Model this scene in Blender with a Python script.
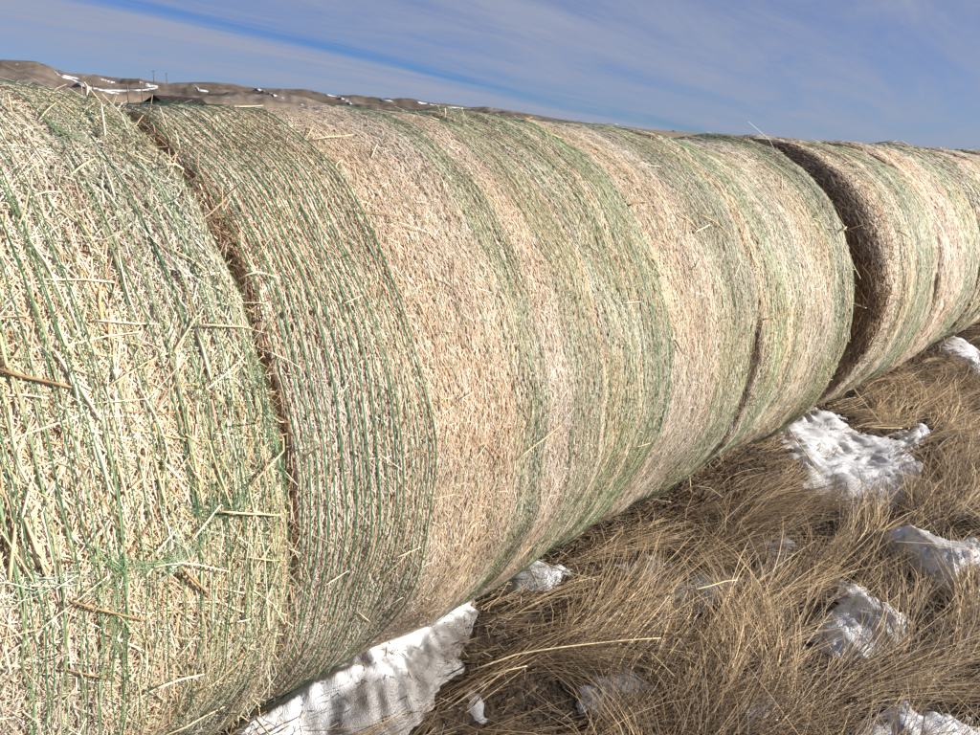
import bpy, math, random
import numpy as np
from mathutils import Matrix, Vector

# ------------------------------------------------------------------ scene, camera, world, sun
for o in list(bpy.data.objects): bpy.data.objects.remove(o)
SC = bpy.context.scene
COL = SC.collection
rng = np.random.default_rng(11)
random.seed(11)

F, PITCH, ROLL, YAW = 842.06, .284, .063, .710
CAM = np.array([0.0, -2.199, 1.701])
fw = np.array([math.cos(YAW)*math.cos(PITCH), math.sin(YAW)*math.cos(PITCH), -math.sin(PITCH)])
rt = np.cross(fw, [0, 0, 1]); rt /= np.linalg.norm(rt); up = np.cross(rt, fw)
rt, up = math.cos(ROLL)*rt + math.sin(ROLL)*up, -math.sin(ROLL)*rt + math.cos(ROLL)*up
cd = bpy.data.cameras.new('camera'); cam = bpy.data.objects.new('camera', cd); COL.objects.link(cam)
cam.matrix_world = Matrix(((rt[0], up[0], -fw[0], CAM[0]), (rt[1], up[1], -fw[1], CAM[1]), (rt[2], up[2], -fw[2], CAM[2]), (0, 0, 0, 1)))
cd.sensor_width = 36; cd.lens = F/980*36; cd.clip_start = .02; cd.clip_end = 8000
SC.camera = cam

SUN_EL = math.radians(21); SUN_AZ = math.radians(35)      # azimuth from the row's front normal (-y) toward +x
sdir = np.array([math.cos(SUN_EL)*math.sin(SUN_AZ), -math.cos(SUN_EL)*math.cos(SUN_AZ), math.sin(SUN_EL)])
sl = bpy.data.lights.new('sun', 'SUN'); sl.energy = 4.9; sl.angle = math.radians(.53); sl.color = (1, .95, .87)
so = bpy.data.objects.new('sun', sl); COL.objects.link(so)
so.rotation_euler = Vector(sdir).to_track_quat('Z', 'Y').to_euler(); so.location = (4, -6, 8)

W = bpy.data.worlds.new('World'); SC.world = W; W.use_nodes = True
nt = W.node_tree; nt.nodes.clear()
def N(t, ty, **kw):
    n = t.nodes.new(ty)
    for k, v in kw.items(): setattr(n, k, v)
    return n
def L(t, a, b): t.links.new(a, b)
sky = N(nt, 'ShaderNodeTexSky'); sky.sky_type = 'NISHITA'; sky.sun_disc = False
sky.sun_elevation = SUN_EL; sky.sun_rotation = math.atan2(sdir[0], sdir[1])
sky.altitude = 1000; sky.air_density = .8; sky.dust_density = .15; sky.ozone_density = 4.0
tint = N(nt, 'ShaderNodeMix', data_type='RGBA', blend_type='MULTIPLY'); tint.inputs[0].default_value = 1
tint.inputs[7].default_value = (.36, .50, .78, 1)
L(nt, sky.outputs[0], tint.inputs[6])
tc = N(nt, 'ShaderNodeTexCoord'); sp = N(nt, 'ShaderNodeSeparateXYZ'); L(nt, tc.outputs['Generated'], sp.inputs[0])
zz = N(nt, 'ShaderNodeMath', operation='MAXIMUM'); L(nt, sp.outputs[2], zz.inputs[0]); zz.inputs[1].default_value = 0
za = N(nt, 'ShaderNodeMath', operation='ADD'); L(nt, zz.outputs[0], za.inputs[0]); za.inputs[1].default_value = .06
dx = N(nt, 'ShaderNodeMath', operation='DIVIDE'); L(nt, sp.outputs[0], dx.inputs[0]); L(nt, za.outputs[0], dx.inputs[1])
dy = N(nt, 'ShaderNodeMath', operation='DIVIDE'); L(nt, sp.outputs[1], dy.inputs[0]); L(nt, za.outputs[0], dy.inputs[1])
cb = N(nt, 'ShaderNodeCombineXYZ'); L(nt, dx.outputs[0], cb.inputs[0]); L(nt, dy.outputs[0], cb.inputs[1])
mp = N(nt, 'ShaderNodeMapping'); mp.inputs['Rotation'].default_value = (0, 0, math.radians(-10)); L(nt, cb.outputs[0], mp.inputs[0])     # cloud bands run along azimuth 10 deg
ms_ = N(nt, 'ShaderNodeMapping'); ms_.inputs['Scale'].default_value = (.055, .30, 1); L(nt, mp.outputs[0], ms_.inputs[0])
n1 = N(nt, 'ShaderNodeTexNoise'); n1.inputs['Scale'].default_value = 1.6; n1.inputs['Detail'].default_value = 7; n1.inputs['Roughness'].default_value = .55; n1.inputs['Distortion'].default_value = .5
L(nt, ms_.outputs[0], n1.inputs['Vector'])
sc_ = N(nt, 'ShaderNodeSeparateXYZ'); L(nt, mp.outputs[0], sc_.inputs[0])
ab = N(nt, 'ShaderNodeMath', operation='ABSOLUTE'); L(nt, sc_.outputs[1], ab.inputs[0])
wv = N(nt, 'ShaderNodeMath', operation='MULTIPLY_ADD'); L(nt, n1.outputs[0], wv.inputs[0]); wv.inputs[1].default_value = 3.2; L(nt, ab.outputs[0], wv.inputs[2])
sc2 = N(nt, 'ShaderNodeMath', operation='MULTIPLY_ADD'); L(nt, wv.outputs[0], sc2.inputs[0]); sc2.inputs[1].default_value = .05; sc2.inputs[2].default_value = -.08
rb = N(nt, 'ShaderNodeValToRGB'); rb.color_ramp.interpolation = 'EASE'
while len(rb.color_ramp.elements) < 7: rb.color_ramp.elements.new(.5)
for e, (p_, v_) in zip(rb.color_ramp.elements, [(.0, .66), (.18, .72), (.235, .55), (.262, .14), (.30, .95), (.36, .80), (.46, .52)]): e.position = p_; e.color = (v_, v_, v_, 1)
L(nt, sc2.outputs[0], rb.inputs[0])
ms2 = N(nt, 'ShaderNodeMapping'); ms2.inputs['Scale'].default_value = (.16, .75, 1); L(nt, mp.outputs[0], ms2.inputs[0])
n2_ = N(nt, 'ShaderNodeTexNoise'); n2_.inputs['Scale'].default_value = 1.5; n2_.inputs['Detail'].default_value = 8; n2_.inputs['Roughness'].default_value = .7; n2_.inputs['Distortion'].default_value = .8; L(nt, ms2.outputs[0], n2_.inputs['Vector'])
wa = N(nt, 'ShaderNodeMath', operation='MULTIPLY_ADD'); L(nt, n2_.outputs[0], wa.inputs[0]); wa.inputs[1].default_value = 1.5; wa.inputs[2].default_value = -.76
cvr = N(nt, 'ShaderNodeMath', operation='ADD', use_clamp=True); L(nt, rb.outputs[0], cvr.inputs[0]); L(nt, wa.outputs[0], cvr.inputs[1])
mx = N(nt, 'ShaderNodeMix', data_type='RGBA'); L(nt, cvr.outputs[0], mx.inputs[0]); L(nt, tint.outputs[2], mx.inputs[6]); mx.inputs[7].default_value = (2.75, 3.08, 4.1, 1)
bg = N(nt, 'ShaderNodeBackground'); bg.inputs[1].default_value = .066; L(nt, mx.outputs[2], bg.inputs[0])
wo = N(nt, 'ShaderNodeOutputWorld'); L(nt, bg.outputs[0], wo.inputs[0])

SC.view_settings.view_transform = 'Standard'; SC.view_settings.look = 'None'
SC.view_settings.exposure = .88; SC.view_settings.gamma = 1; SC.view_settings.use_curve_mapping = False

# ------------------------------------------------------------------ helpers
class SN:
    """cheap smooth noise: sum of random sines, vectorised, about -1..1"""
    def __init__(s, seed, freq, n=10, dim=2):
        r = np.random.default_rng(seed); a = r.normal(0, 1, (n, dim)); a /= np.linalg.norm(a, axis=1)[:, None]
        s.k = a*freq*r.uniform(.5, 1.6, n)[:, None]*2*math.pi; s.p = r.uniform(0, 6.28, n); s.n = n
    def __call__(s, *c):
        o = 0
        for k, p in zip(s.k, s.p): o = o + np.sin(sum(ki*ci for ki, ci in zip(k, c)) + p)
        return o/math.sqrt(s.n)/1.2
def sstep(a, b, x):
    t = np.clip((x-a)/(b-a), 0, 1); return t*t*(3-2*t)

def mesh_np(name, V, faces, smooth=False, col=None, nv=4):
    """V (n,3), faces (m,nv)"""
    me = bpy.data.meshes.new(name); V = np.ascontiguousarray(V, np.float32); faces = np.ascontiguousarray(faces, np.int32)
    me.vertices.add(len(V)); me.vertices.foreach_set('co', V.ravel())
    m = len(faces); me.loops.add(m*nv); me.loops.foreach_set('vertex_index', faces.ravel())
    me.polygons.add(m); me.polygons.foreach_set('loop_start', np.arange(0, m*nv, nv, dtype=np.int32))
    if smooth: me.polygons.foreach_set('use_smooth', np.ones(m, bool))
    if col is not None:
        at = me.attributes.new('Col', 'FLOAT_COLOR', 'POINT')
        c4 = np.ones((len(V), 4), np.float32); c4[:, :3] = col; at.data.foreach_set('color', c4.ravel())
    me.update(calc_edges=True); me.validate()
    return me
def link(name, me, mat=None, parent=None, **props):
    o = bpy.data.objects.new(name, me); COL.objects.link(o)
    if me is not None and mat is not None and not me.materials: me.materials.append(mat)
    if parent is not None: o.parent = parent
    for k, v in props.items(): o[k] = v
    return o
def grid_faces(nu, nv, wrap=False):
    i = np.arange(nu - (0 if wrap else 1)); j = np.arange(nv-1); I, J = np.meshgrid(i, j, indexing='ij'); I2 = (I+1) % nu
    return np.stack([I*nv+J, I2*nv+J, I2*nv+J+1, I*nv+J+1], -1).reshape(-1, 4)

def flat_ribbons(P, U, Wd):
    n, k, _ = P.shape
    T = np.gradient(P, axis=1); S = np.cross(T, U); S /= np.linalg.norm(S, axis=-1, keepdims=True)+1e-9
    w = Wd[..., None]; V = np.stack([P - S*w*.5, P + S*w*.5], 2).reshape(-1, 3)
    b = (np.arange(n)*k*2)[:, None] + (np.arange(k-1)*2)[None, :]
    return V, np.stack([b, b+1, b+3, b+2], -1).reshape(-1, 4)
def ribbons(P, U, Wd, ridge=.45):
    """P (n,k,3) centre lines, U (n,k,3) up normals, Wd (n,k) widths -> roof-section strips"""
    n, k, _ = P.shape
    T = np.gradient(P, axis=1); S = np.cross(T, U); S /= np.linalg.norm(S, axis=-1, keepdims=True)+1e-9
    w = Wd[..., None]
    V = np.stack([P - S*w*.5, P + U*w*ridge, P + S*w*.5], 2).reshape(-1, 3)
    b = (np.arange(n)*k*3)[:, None, None] + (np.arange(k-1)*3)[None, :, None] + np.arange(2)[None, None, :]
    f = np.stack([b, b+1, b+4, b+3], -1).reshape(-1, 4)
    return V, f
def tube(path, rad, sides=6, twist=0):
    P = np.asarray(path, float); k = len(P); rad = np.broadcast_to(np.asarray(rad, float), (k,))
    T = np.gradient(P, axis=0); T /= np.linalg.norm(T, axis=1)[:, None]
    a = np.array([.31, .2, .93]); A = np.cross(T, a); A /= np.linalg.norm(A, axis=1)[:, None]; B = np.cross(T, A)
    an = np.arange(sides)*2*math.pi/sides
    V = (P[:, None] + rad[:, None, None]*(np.cos(an)[None, :, None]*A[:, None]+np.sin(an)[None, :, None]*B[:, None])).reshape(-1, 3)
    F_ = []
    for i in range(k-1):
        for j in range(sides): F_.append((i*sides+j, i*sides+(j+1) % sides, (i+1)*sides+(j+1) % sides, (i+1)*sides+j))
    caps = [tuple(range(sides))[::-1], tuple((k-1)*sides+q for q in range(sides))]
    return V, F_, caps
def tube_mesh(name, path, rad, sides=6):
    V, F_, caps = tube(path, rad, sides); me = bpy.data.meshes.new(name); me.from_pydata([tuple(v) for v in V], [], F_+caps)
    me.polygons.foreach_set('use_smooth', np.ones(len(me.polygons), bool)); me.update(); return me
def resample(pts, n):
    pts = np.asarray(pts, float); s = np.r_[0, np.cumsum(np.linalg.norm(np.diff(pts, axis=0), axis=1))]
    t = np.linspace(0, s[-1], n); return np.stack([np.interp(t, s, pts[:, i]) for i in range(pts.shape[1])], -1)
def ray(u, v):
    d = fw*F + rt*(u-490) + up*(367.5-v); return d/np.linalg.norm(d)
def to_plane(u, v, z=0.): d = ray(u, v); return CAM + d*(z-CAM[2])/d[2]
def to_cyl(u, v, R):
    d = ray(u, v); o = CAM - np.array([0, 0, R]); a = d[1]**2+d[2]**2; b = o[1]*d[1]+o[2]*d[2]; c = o[1]**2+o[2]**2-R*R
    q = max(b*b-a*c, 0); return CAM + d*(-b-math.sqrt(q))/a

# ------------------------------------------------------------------ materials
def principled(name, rough=.6, spec=.3):
    m = bpy.data.materials.new(name); m.use_nodes = True; t = m.node_tree; b = t.nodes['Principled BSDF']
    b.inputs['Roughness'].default_value = rough; b.inputs['Specular IOR Level'].default_value = spec
    return m, t, b
def attr_mat(name, rough=.6, spec=.25, var=.25, scale=60., transl=0.):
    """colour comes from the strand's own 'Col', broken by fine noise"""
    m, t, b = principled(name, rough, spec)
    a = N(t, 'ShaderNodeAttribute'); a.attribute_name = 'Col'
    n = N(t, 'ShaderNodeTexNoise'); n.inputs['Scale'].default_value = scale; n.inputs['Detail'].default_value = 3
    g = N(t, 'ShaderNodeNewGeometry'); L(t, g.outputs['Position'], n.inputs['Vector'])
    mr = N(t, 'ShaderNodeMapRange'); mr.inputs[1].default_value = .3; mr.inputs[2].default_value = .7; mr.inputs[3].default_value = 1-var; mr.inputs[4].default_value = 1+var
    L(t, n.outputs[0], mr.inputs[0])
    x = N(t, 'ShaderNodeVectorMath', operation='SCALE'); L(t, a.outputs['Color'], x.inputs[0]); L(t, mr.outputs[0], x.inputs['Scale'])
    L(t, x.outputs[0], b.inputs['Base Color'])
    if transl:
        tr = N(t, 'ShaderNodeBsdfTranslucent'); L(t, x.outputs[0], tr.inputs[0]); ms = N(t, 'ShaderNodeMixShader'); ms.inputs[0].default_value = transl
        L(t, b.outputs[0], ms.inputs[1]); L(t, tr.outputs[0], ms.inputs[2]); L(t, ms.outputs[0], t.nodes['Material Output'].inputs[0])
    return m
def noise_mat(name, stops, scale=5., detail=6., rough=.85, bump=0., bscale=None, stretch=None, spec=.2, coords='Object', bdist=.01):
    m, t, b = principled(name, rough, spec)
    tcn = N(t, 'ShaderNodeTexCoord'); mpn = N(t, 'ShaderNodeMapping')
    if stretch: mpn.inputs['Scale'].default_value = stretch
    L(t, tcn.outputs[coords], mpn.inputs[0])
    n = N(t, 'ShaderNodeTexNoise'); n.inputs['Scale'].default_value = scale; n.inputs['Detail'].default_value = detail; n.inputs['Roughness'].default_value = .6
    L(t, mpn.outputs[0], n.inputs['Vector'])
    r = N(t, 'ShaderNodeValToRGB'); cr = r.color_ramp
    while len(cr.elements) < len(stops): cr.elements.new(.5)
    for e, (p, c) in zip(cr.elements, stops): e.position = p; e.color = (*c, 1)
    L(t, n.outputs[0], r.inputs[0]); L(t, r.outputs[0], b.inputs['Base Color'])
    if bump:
        n2 = N(t, 'ShaderNodeTexNoise'); n2.inputs['Scale'].default_value = bscale or scale*4; n2.inputs['Detail'].default_value = 5; L(t, mpn.outputs[0], n2.inputs['Vector'])
        bn = N(t, 'ShaderNodeBump'); bn.inputs['Strength'].default_value = bump; bn.inputs['Distance'].default_value = bdist
        L(t, n2.outputs[0], bn.inputs['Height']); L(t, bn.outputs[0], b.inputs['Normal'])
    return m
M_STRAW = attr_mat('straw', .65, .2, .15, 90, .28)
M_GRASS = attr_mat('dry_grass', .6, .25, .2, 40, .0)
M_CORE = noise_mat('bale_core', [(.3, (.20, .13, .08)), (.5, (.40, .28, .18)), (.7, (.52, .40, .27))], 45, 6, .9, .8, 120, (1, .35, .35), bdist=.012)
def plain(name, c, rough=.6, scale=30., var=.25, spec=.25):
    lo = tuple(x*(1-var) for x in c); hi = tuple(min(1, x*(1+var)) for x in c)
    return noise_mat(name, [(.35, lo), (.65, hi)], scale, 4, rough, 0, spec=spec)
M_NET = [plain('net_green', (.052, .135, .058), .45, 25), plain('net_faded', (.17, .25, .12), .5, 25), plain('net_pale', (.40, .46, .36), .5, 25)]
M_STALK = [plain('stalk_yellow', (.64, .52, .31), .5, 40), plain('stalk_cream', (.74, .66, .50), .5, 40), plain('stalk_brown', (.34, .22, .11), .55, 40), plain('stalk_dark', (.12, .08, .05), .6, 40)]
M_SOIL = noise_mat('soil', [(.3, (.035, .025, .018)), (.5, (.085, .06, .04)), (.68, (.16, .115, .075))], 7, 10, .95, .9, 60, bdist=.02)

# ------------------------------------------------------------------ ground, hills
gn1, gn2, gn3 = SN(1, .35), SN(2, 1.3), SN(3, 4.)
def ground_h(x, y):
    near = np.exp(-((x-4)**2+(y+1)**2)/900.)
    h = (.035*gn1(x, y)+.022*gn2(x, y)+.008*gn3(x, y))*near
    h = h - .02 + (.065+.045*sstep(2.5, 4, x))*np.exp(-((np.abs(y)-.55)/.28)**2)*sstep(-6, 0, x)*sstep(16, 10, x)     # trash banked against the bales
    r = np.hypot(x, y)
    return h - .9*sstep(15, 220, r) + 0*x
a = np.linspace(-1, 1, 225)
gx = 3 + .95*np.sinh(8.0*a)/1.0; gy = -1 + .95*np.sinh(8.0*a)
gx = np.clip(gx, -3000, 3000); gy = np.clip(gy, -3000, 3000)
X, Y = np.meshgrid(gx, gy, indexing='ij'); Z = ground_h(X, Y)
V = np.stack([X, Y, Z], -1).reshape(-1, 3)
def ground_mat():
    m, t, b = principled('ground', .95, .15)
    g = N(t, 'ShaderNodeNewGeometry')
    def ramp(sc, stops, det=8):
        n = N(t, 'ShaderNodeTexNoise'); n.inputs['Scale'].default_value = sc; n.inputs['Detail'].default_value = det; L(t, g.outputs['Position'], n.inputs['Vector'])
        r = N(t, 'ShaderNodeValToRGB'); cr = r.color_ramp
        while len(cr.elements) < len(stops): cr.elements.new(.5)
        for e, (p, c) in zip(cr.elements, stops): e.position = p; e.color = (*c, 1)
        L(t, n.outputs[0], r.inputs[0]); return n, r
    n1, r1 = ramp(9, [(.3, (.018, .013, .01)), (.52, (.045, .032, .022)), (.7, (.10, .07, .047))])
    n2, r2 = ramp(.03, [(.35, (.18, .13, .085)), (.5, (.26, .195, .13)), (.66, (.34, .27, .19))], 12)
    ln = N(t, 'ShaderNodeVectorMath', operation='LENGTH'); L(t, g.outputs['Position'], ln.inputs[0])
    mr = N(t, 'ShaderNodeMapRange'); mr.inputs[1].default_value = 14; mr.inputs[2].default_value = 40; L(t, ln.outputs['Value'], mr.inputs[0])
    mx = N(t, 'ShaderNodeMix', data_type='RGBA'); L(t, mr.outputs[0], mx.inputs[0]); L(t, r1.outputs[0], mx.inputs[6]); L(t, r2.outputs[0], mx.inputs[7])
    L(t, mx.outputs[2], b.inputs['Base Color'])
    n3 = N(t, 'ShaderNodeTexNoise'); n3.inputs['Scale'].default_value = 45; n3.inputs['Detail'].default_value = 8; L(t, g.outputs['Position'], n3.inputs['Vector'])
    bn = N(t, 'ShaderNodeBump'); bn.inputs['Strength'].default_value = .8; bn.inputs['Distance'].default_value = .02; L(t, n3.outputs[0], bn.inputs['Height']); L(t, bn.outputs[0], b.inputs['Normal'])
    return m
link('ground', mesh_np('ground', V, grid_faces(225, 225), True), ground_mat(), kind='structure')

# hill crest heights: (picture column, pixels above the horizon) turned into azimuth and angle
HT = np.array([(-700, 14), (-400, 20), (-150, 22), (0, 25.6), (38, 26.8), (50, 24), (58, 20.5), (75, 18.4), (100, 18.5), (118, 16.5), (140, 17.5), (170, 16), (192, 18.5), (215, 20.3), (236, 20),
               (252, 18.2), (277, 18.4), (302, 19), (332, 16), (352, 17), (378, 14.5), (400, 15.8), (425, 14.2), (445, 15), (470, 13), (485, 14.5), (520, 11), (560, 7), (610, 3), (660, 2.4), (760, 1.5), (980, 1.2)], float)
az = []
for u, e in HT:
    vh = 101+.0631*(u-180); d = ray(u, vh); az.append(math.atan2(d[1], d[0]))
az = np.array(az); EL = HT[:, 1]/F; order = np.argsort(az); az, EL = az[order], EL[order]
hn1, hn2, hn3, hn4 = SN(21, 1/90.), SN(22, 1/34.), SN(23, 1/13.), SN(24, 1/6.)
def hill_h(A, D):
    e = np.interp(A, az, EL); out = .006+.005*np.sin(3*A+1)
    inside = sstep(az[0]-.5, az[0], A)*sstep(az[-1]+.4, az[-1], A); e = e*inside + out*(1-inside)
    x, y = D*np.cos(A), D*np.sin(A)
    crest = 585*e+1.0
    prof = sstep(330, 620, D + 34*hn1(x, y))*sstep(1150, 640, D)
    prof = np.where(D < 620, np.clip(prof, 0, 1), prof)
    h = crest*prof
    h = h + (1.5*hn2(x, y)+.4*hn3(x, y)-.4*np.abs(hn3(x*.7+5, y*.7))+.22*hn4(x, y))*sstep(330, 450, D)*sstep(606, 520, D)*np.clip(crest/10, .05, 1)
    return h - 1.6*sstep(420, 300, D) - 1.0 + 1.0*sstep(420, 520, D)
def hills_mat():
    m, t, b = principled('hills', .95, .1)
    g = N(t, 'ShaderNodeNewGeometry')
    n = N(t, 'ShaderNodeTexNoise'); n.inputs['Scale'].default_value = .035; n.inputs['Detail'].default_value = 12; n.inputs['Roughness'].default_value = .62; L(t, g.outputs['Position'], n.inputs['Vector'])
    r = N(t, 'ShaderNodeValToRGB'); cr = r.color_ramp; cr.elements.new(.5); cr.elements.new(.6)
    for e, (p, c) in zip(cr.elements, [(.32, (.075, .057, .045)), (.46, (.125, .098, .077)), (.58, (.18, .145, .115)), (.72, (.28, .23, .185))]): e.position = p; e.color = (*c, 1)
    L(t, n.outputs[0], r.inputs[0])
    # pale grass on the flat foot of the hills
    s = N(t, 'ShaderNodeSeparateXYZ'); L(t, g.outputs['Position'], s.inputs[0])
    mr = N(t, 'ShaderNodeMapRange'); mr.inputs[1].default_value = 4.5; mr.inputs[2].default_value = 1.5; L(t, s.outputs[2], mr.inputs[0])
    mx = N(t, 'ShaderNodeMix', data_type='RGBA'); L(t, mr.outputs[0], mx.inputs[0]); L(t, r.outputs[0], mx.inputs[6]); mx.inputs[7].default_value = (.29, .225, .155, 1)
    # old snow caught in specks of rough grass
    n2 = N(t, 'ShaderNodeTexNoise'); n2.inputs['Scale'].default_value = .16; n2.inputs['Detail'].default_value = 8; n2.inputs['Roughness'].default_value = .7; L(t, g.outputs['Position'], n2.inputs['Vector'])
    r2 = N(t, 'ShaderNodeValToRGB'); r2.color_ramp.elements[0].position = .635; r2.color_ramp.elements[1].position = .68; L(t, n2.outputs[0], r2.inputs[0])
    mx2 = N(t, 'ShaderNodeMix', data_type='RGBA'); L(t, r2.outputs[0], mx2.inputs[0]); L(t, mx.outputs[2], mx2.inputs[6]); mx2.inputs[7].default_value = (.72, .74, .78, 1)
    L(t, mx2.outputs[2], b.inputs['Base Color'])
    return m
Aq = np.r_[np.linspace(-math.pi, 0, 120)[:-1], np.linspace(0, 1.5, 800), np.linspace(1.5, math.pi, 80)[1:]]; NA = len(Aq); Dq = np.r_[np.linspace(280, 640, 56), np.linspace(660, 1200, 8)]
AA, DD = np.meshgrid(Aq, Dq, indexing='ij')
V = np.stack([DD*np.cos(AA), DD*np.sin(AA)-2.2, hill_h(AA, DD)], -1).reshape(-1, 3)
link('hills', mesh_np('hills', V, grid_faces(NA, 64)[:, ::-1], True), hills_mat(), kind='structure')

def to_hill(u, v):
    d = ray(u, v); D = np.linspace(300, 660, 1400); h = math.hypot(d[0], d[1]); A = math.atan2(d[1], d[0])
    z = CAM[2]+D*d[2]/h; hh = hill_h(np.full_like(D, A), D); k = np.argmax(hh > z)
    if not (hh > z).any(): k = np.argmin(z-hh)
    return np.array([D[k]*math.cos(A), D[k]*math.sin(A)-2.2, hh[k]])
M_HSNOW = noise_mat('hill_snow', [(.36, (.30, .25, .21)), (.44, (.56, .56, .58)), (.6, (.70, .71, .75))], .35, 5, .8)
for pts, w, lab in [
    ([(54, 71), (60, 76), (72, 80), (88, 87), (105, 91), (119, 93.5)], 3.2, 'long snow streak running down the gully right of the tallest hill'),
    ([(62, 75), (70, 77), (80, 79)], 2.0, 'short snow streak just below the shoulder of the tallest hill'),
    ([(101, 79), (107, 81), (115, 82.5)], 2.4, 'small snow drift under the crest left of the utility poles'),
    ([(139, 82), (147, 84.5), (158, 86.5)], 3.6, 'broad snow drift under the crest above the dark shed'),
    ([(96, 90), (120, 90.5), (142, 90), (157, 88)], 1.7, 'thin level snow strip along the hill foot behind the fence posts'),
    ([(195, 86.5), (200, 90), (210, 92)], 3.2, 'snow drift on the slope just right of the dark shed'),
    ([(253, 87), (266, 92), (284, 98.5)], 2.0, 'narrow diagonal snow streak on the slope between two rounded hills'),
    ([(327, 94.5), (340, 97.5), (354, 105)], 2.6, 'diagonal snow streak reaching down from the fourth crest'),
    ([(381, 99.5), (390, 101), (400, 105)], 2.2, 'short diagonal snow streak on the right-hand hills'),
    ([(418, 102), (432, 105), (446, 107.5), (463, 108)], 2.8, 'widest snow drift at the low right end of the hills')]:
    q = resample(pts, 26); A_, B_ = [], []
    for i, (u, v) in enumerate(q):
        ww = w*(math.sin(math.pi*(i+.6)/26.2)**.5)*(.7+.5*random.random())*.5
        A_.append(to_hill(u, v-ww)); B_.append(to_hill(u, v+ww))
    A_, B_ = np.array(A_), np.array(B_)
    mid = (A_+B_)/2 + [0, 0, .16]
    V = np.stack([A_ + [0, 0, -.2], A_*.7+B_*.3+[0, 0, .12], mid, A_*.3+B_*.7+[0, 0, .12], B_+[0, 0, -.2]], 1).reshape(-1, 3)
    link('snow_drift', mesh_np('snow_drift', V, grid_faces(26, 5), True), M_HSNOW, label=lab, category='snow', group='snow drifts on the hills')

# ------------------------------------------------------------------ far things: shed, fence posts, poles
def boxm(name, sx, sy, z0, z1, top=None):
    v = [(-sx, -sy, z0), (sx, -sy, z0), (sx, sy, z0), (-sx, sy, z0), (-sx, -sy, z1), (sx, -sy, z1), (sx, sy, z1), (-sx, sy, z1)]
    f = [(3, 2, 1, 0), (4, 5, 6, 7), (0, 1, 5, 4), (1, 2, 6, 5), (2, 3, 7, 6), (3, 0, 4, 7)]
    me = bpy.data.meshes.new(name); me.from_pydata(v, [], f); me.update(); return me
M_BOARD = noise_mat('weathered_board', [(.3, (.014, .011, .009)), (.6, (.04, .03, .024))], 3, 6, .9, stretch=(1, 1, .2))
M_ROOF = noise_mat('old_roof', [(.3, (.012, .009, .008)), (.65, (.034, .024, .02))], 1.2, 6, .9)
M_POST = noise_mat('post_wood', [(.3, (.08, .06, .045)), (.65, (.17, .13, .10))], 8, 5, .9, stretch=(1, 1, .2))
M_WHITE = noise_mat('white_paint', [(.3, (.60, .58, .54)), (.65, (.80, .79, .76))], 8, 5, .7)
def gable_shed(name, label, u0, u1, dist, eave, ridge, half):
    a0, a1 = ray(u0, 100), ray(u1, 100)
    p0 = CAM + a0*dist/math.hypot(a0[0], a0[1]); p1 = CAM + a1*(dist+9)/math.hypot(a1[0], a1[1])
    c = (p0+p1)/2; ln = np.hypot(*(p1-p0)[:2])/2; gz = float(ground_h(c[0], c[1]))
    root = link(name, None, label=label, category='shed'); root.location = (c[0], c[1], gz); root.rotation_euler.z = math.atan2(p1[1]-p0[1], p1[0]-p0[0])
    w = half
    v = [(-ln, -w, 0), (ln, -w, 0), (ln, w, 0), (-ln, w, 0), (-ln, -w, eave), (ln, -w, eave), (ln, w, eave), (-ln, w, eave), (-ln, 0, ridge-.06), (ln, 0, ridge-.06)]
    me = bpy.data.meshes.new('wall'); me.from_pydata(v, [], [(0, 1, 5, 4), (2, 3, 7, 6), (3, 0, 4, 8, 7), (1, 2, 6, 9, 5), (3, 2, 1, 0)]); me.update()
    link('wall', me, M_BOARD, root)
    for s in (-1, 1):
        e = .25; ov = .3
        sl_ = (ridge-eave)/w
        v = [(-ln-ov, s*(w+e), eave-e*sl_), (ln+ov, s*(w+e), eave-e*sl_), (ln+ov, 0, ridge), (-ln-ov, 0, ridge)]
        v += [(x, y, z+.08) for x, y, z in v]
        me = bpy.data.meshes.new('roof_slope'); me.from_pydata(v, [], [(0, 1, 2, 3), (4, 5, 6, 7), (0, 1, 5, 4), (1, 2, 6, 5), (2, 3, 7, 6), (3, 0, 4, 7)]); me.update()
        link('roof_slope', me, M_ROOF, root)
    dme = boxm('door', .02, .7, 0, 1.9)
    d = link('door', dme, plain('shed_door', (.05, .035, .03), .9), root); d.location = (-ln-.03, 0, 0)
    return root
gable_shed('wooden_shed', 'long dark weathered shed with gable end and pitched roof below the hills', 155, 199, 150, 1.6, 3.1, 2.6)
gable_shed('wooden_shed', 'low dark lean shed at the right end of the long weathered shed', 203, 221, 153, 1.1, 2.15, 1.4)
for u, vt, vb, dist, lean, lab in [(85, 80, 98, 95, 0, 'thin dark fence post just behind the white leaning post'), (92, 83, 99, 100, .02, 'thin dark fence post right of the white leaning post'),
                             (127.5, 84, 99, 105, -.02, 'tall dark fence post halfway to the dark shed'), (141.5, 87, 98, 112, 0, 'short dark fence post nearest the dark shed')]:
    d = ray(u, vt); p = CAM + d*dist/math.hypot(d[0], d[1]); g = float(ground_h(p[0], p[1]))
    h = p[2]-g
    o = link('fence_post', tube_mesh('fence_post', [(0, 0, -.3), (0, 0, h*.5), (lean*h, 0, h)], [.085, .08, .07], 7), M_POST, label=lab, category='post', group='fence posts before the hills')
    o.location = (p[0], p[1], g)
d = ray(84, 99); p = CAM + d*70/math.hypot(d[0], d[1]); g = float(ground_h(p[0], p[1])); d2 = ray(88, 86); p2 = CAM + d2*70/math.hypot(d2[0], d2[1])
q = (p2-p); q = q/np.linalg.norm(q)
o = link('leaning_post', tube_mesh('leaning_post', [np.array([0, 0, -.3]), (p2-np.array([p[0], p[1], g]))*.5, p2-np.array([p[0], p[1], g])], [.11, .10, .09], 8), M_WHITE, label='white painted post leaning right above the nearest bale', category='post')
o.location = (p[0], p[1], g)
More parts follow.
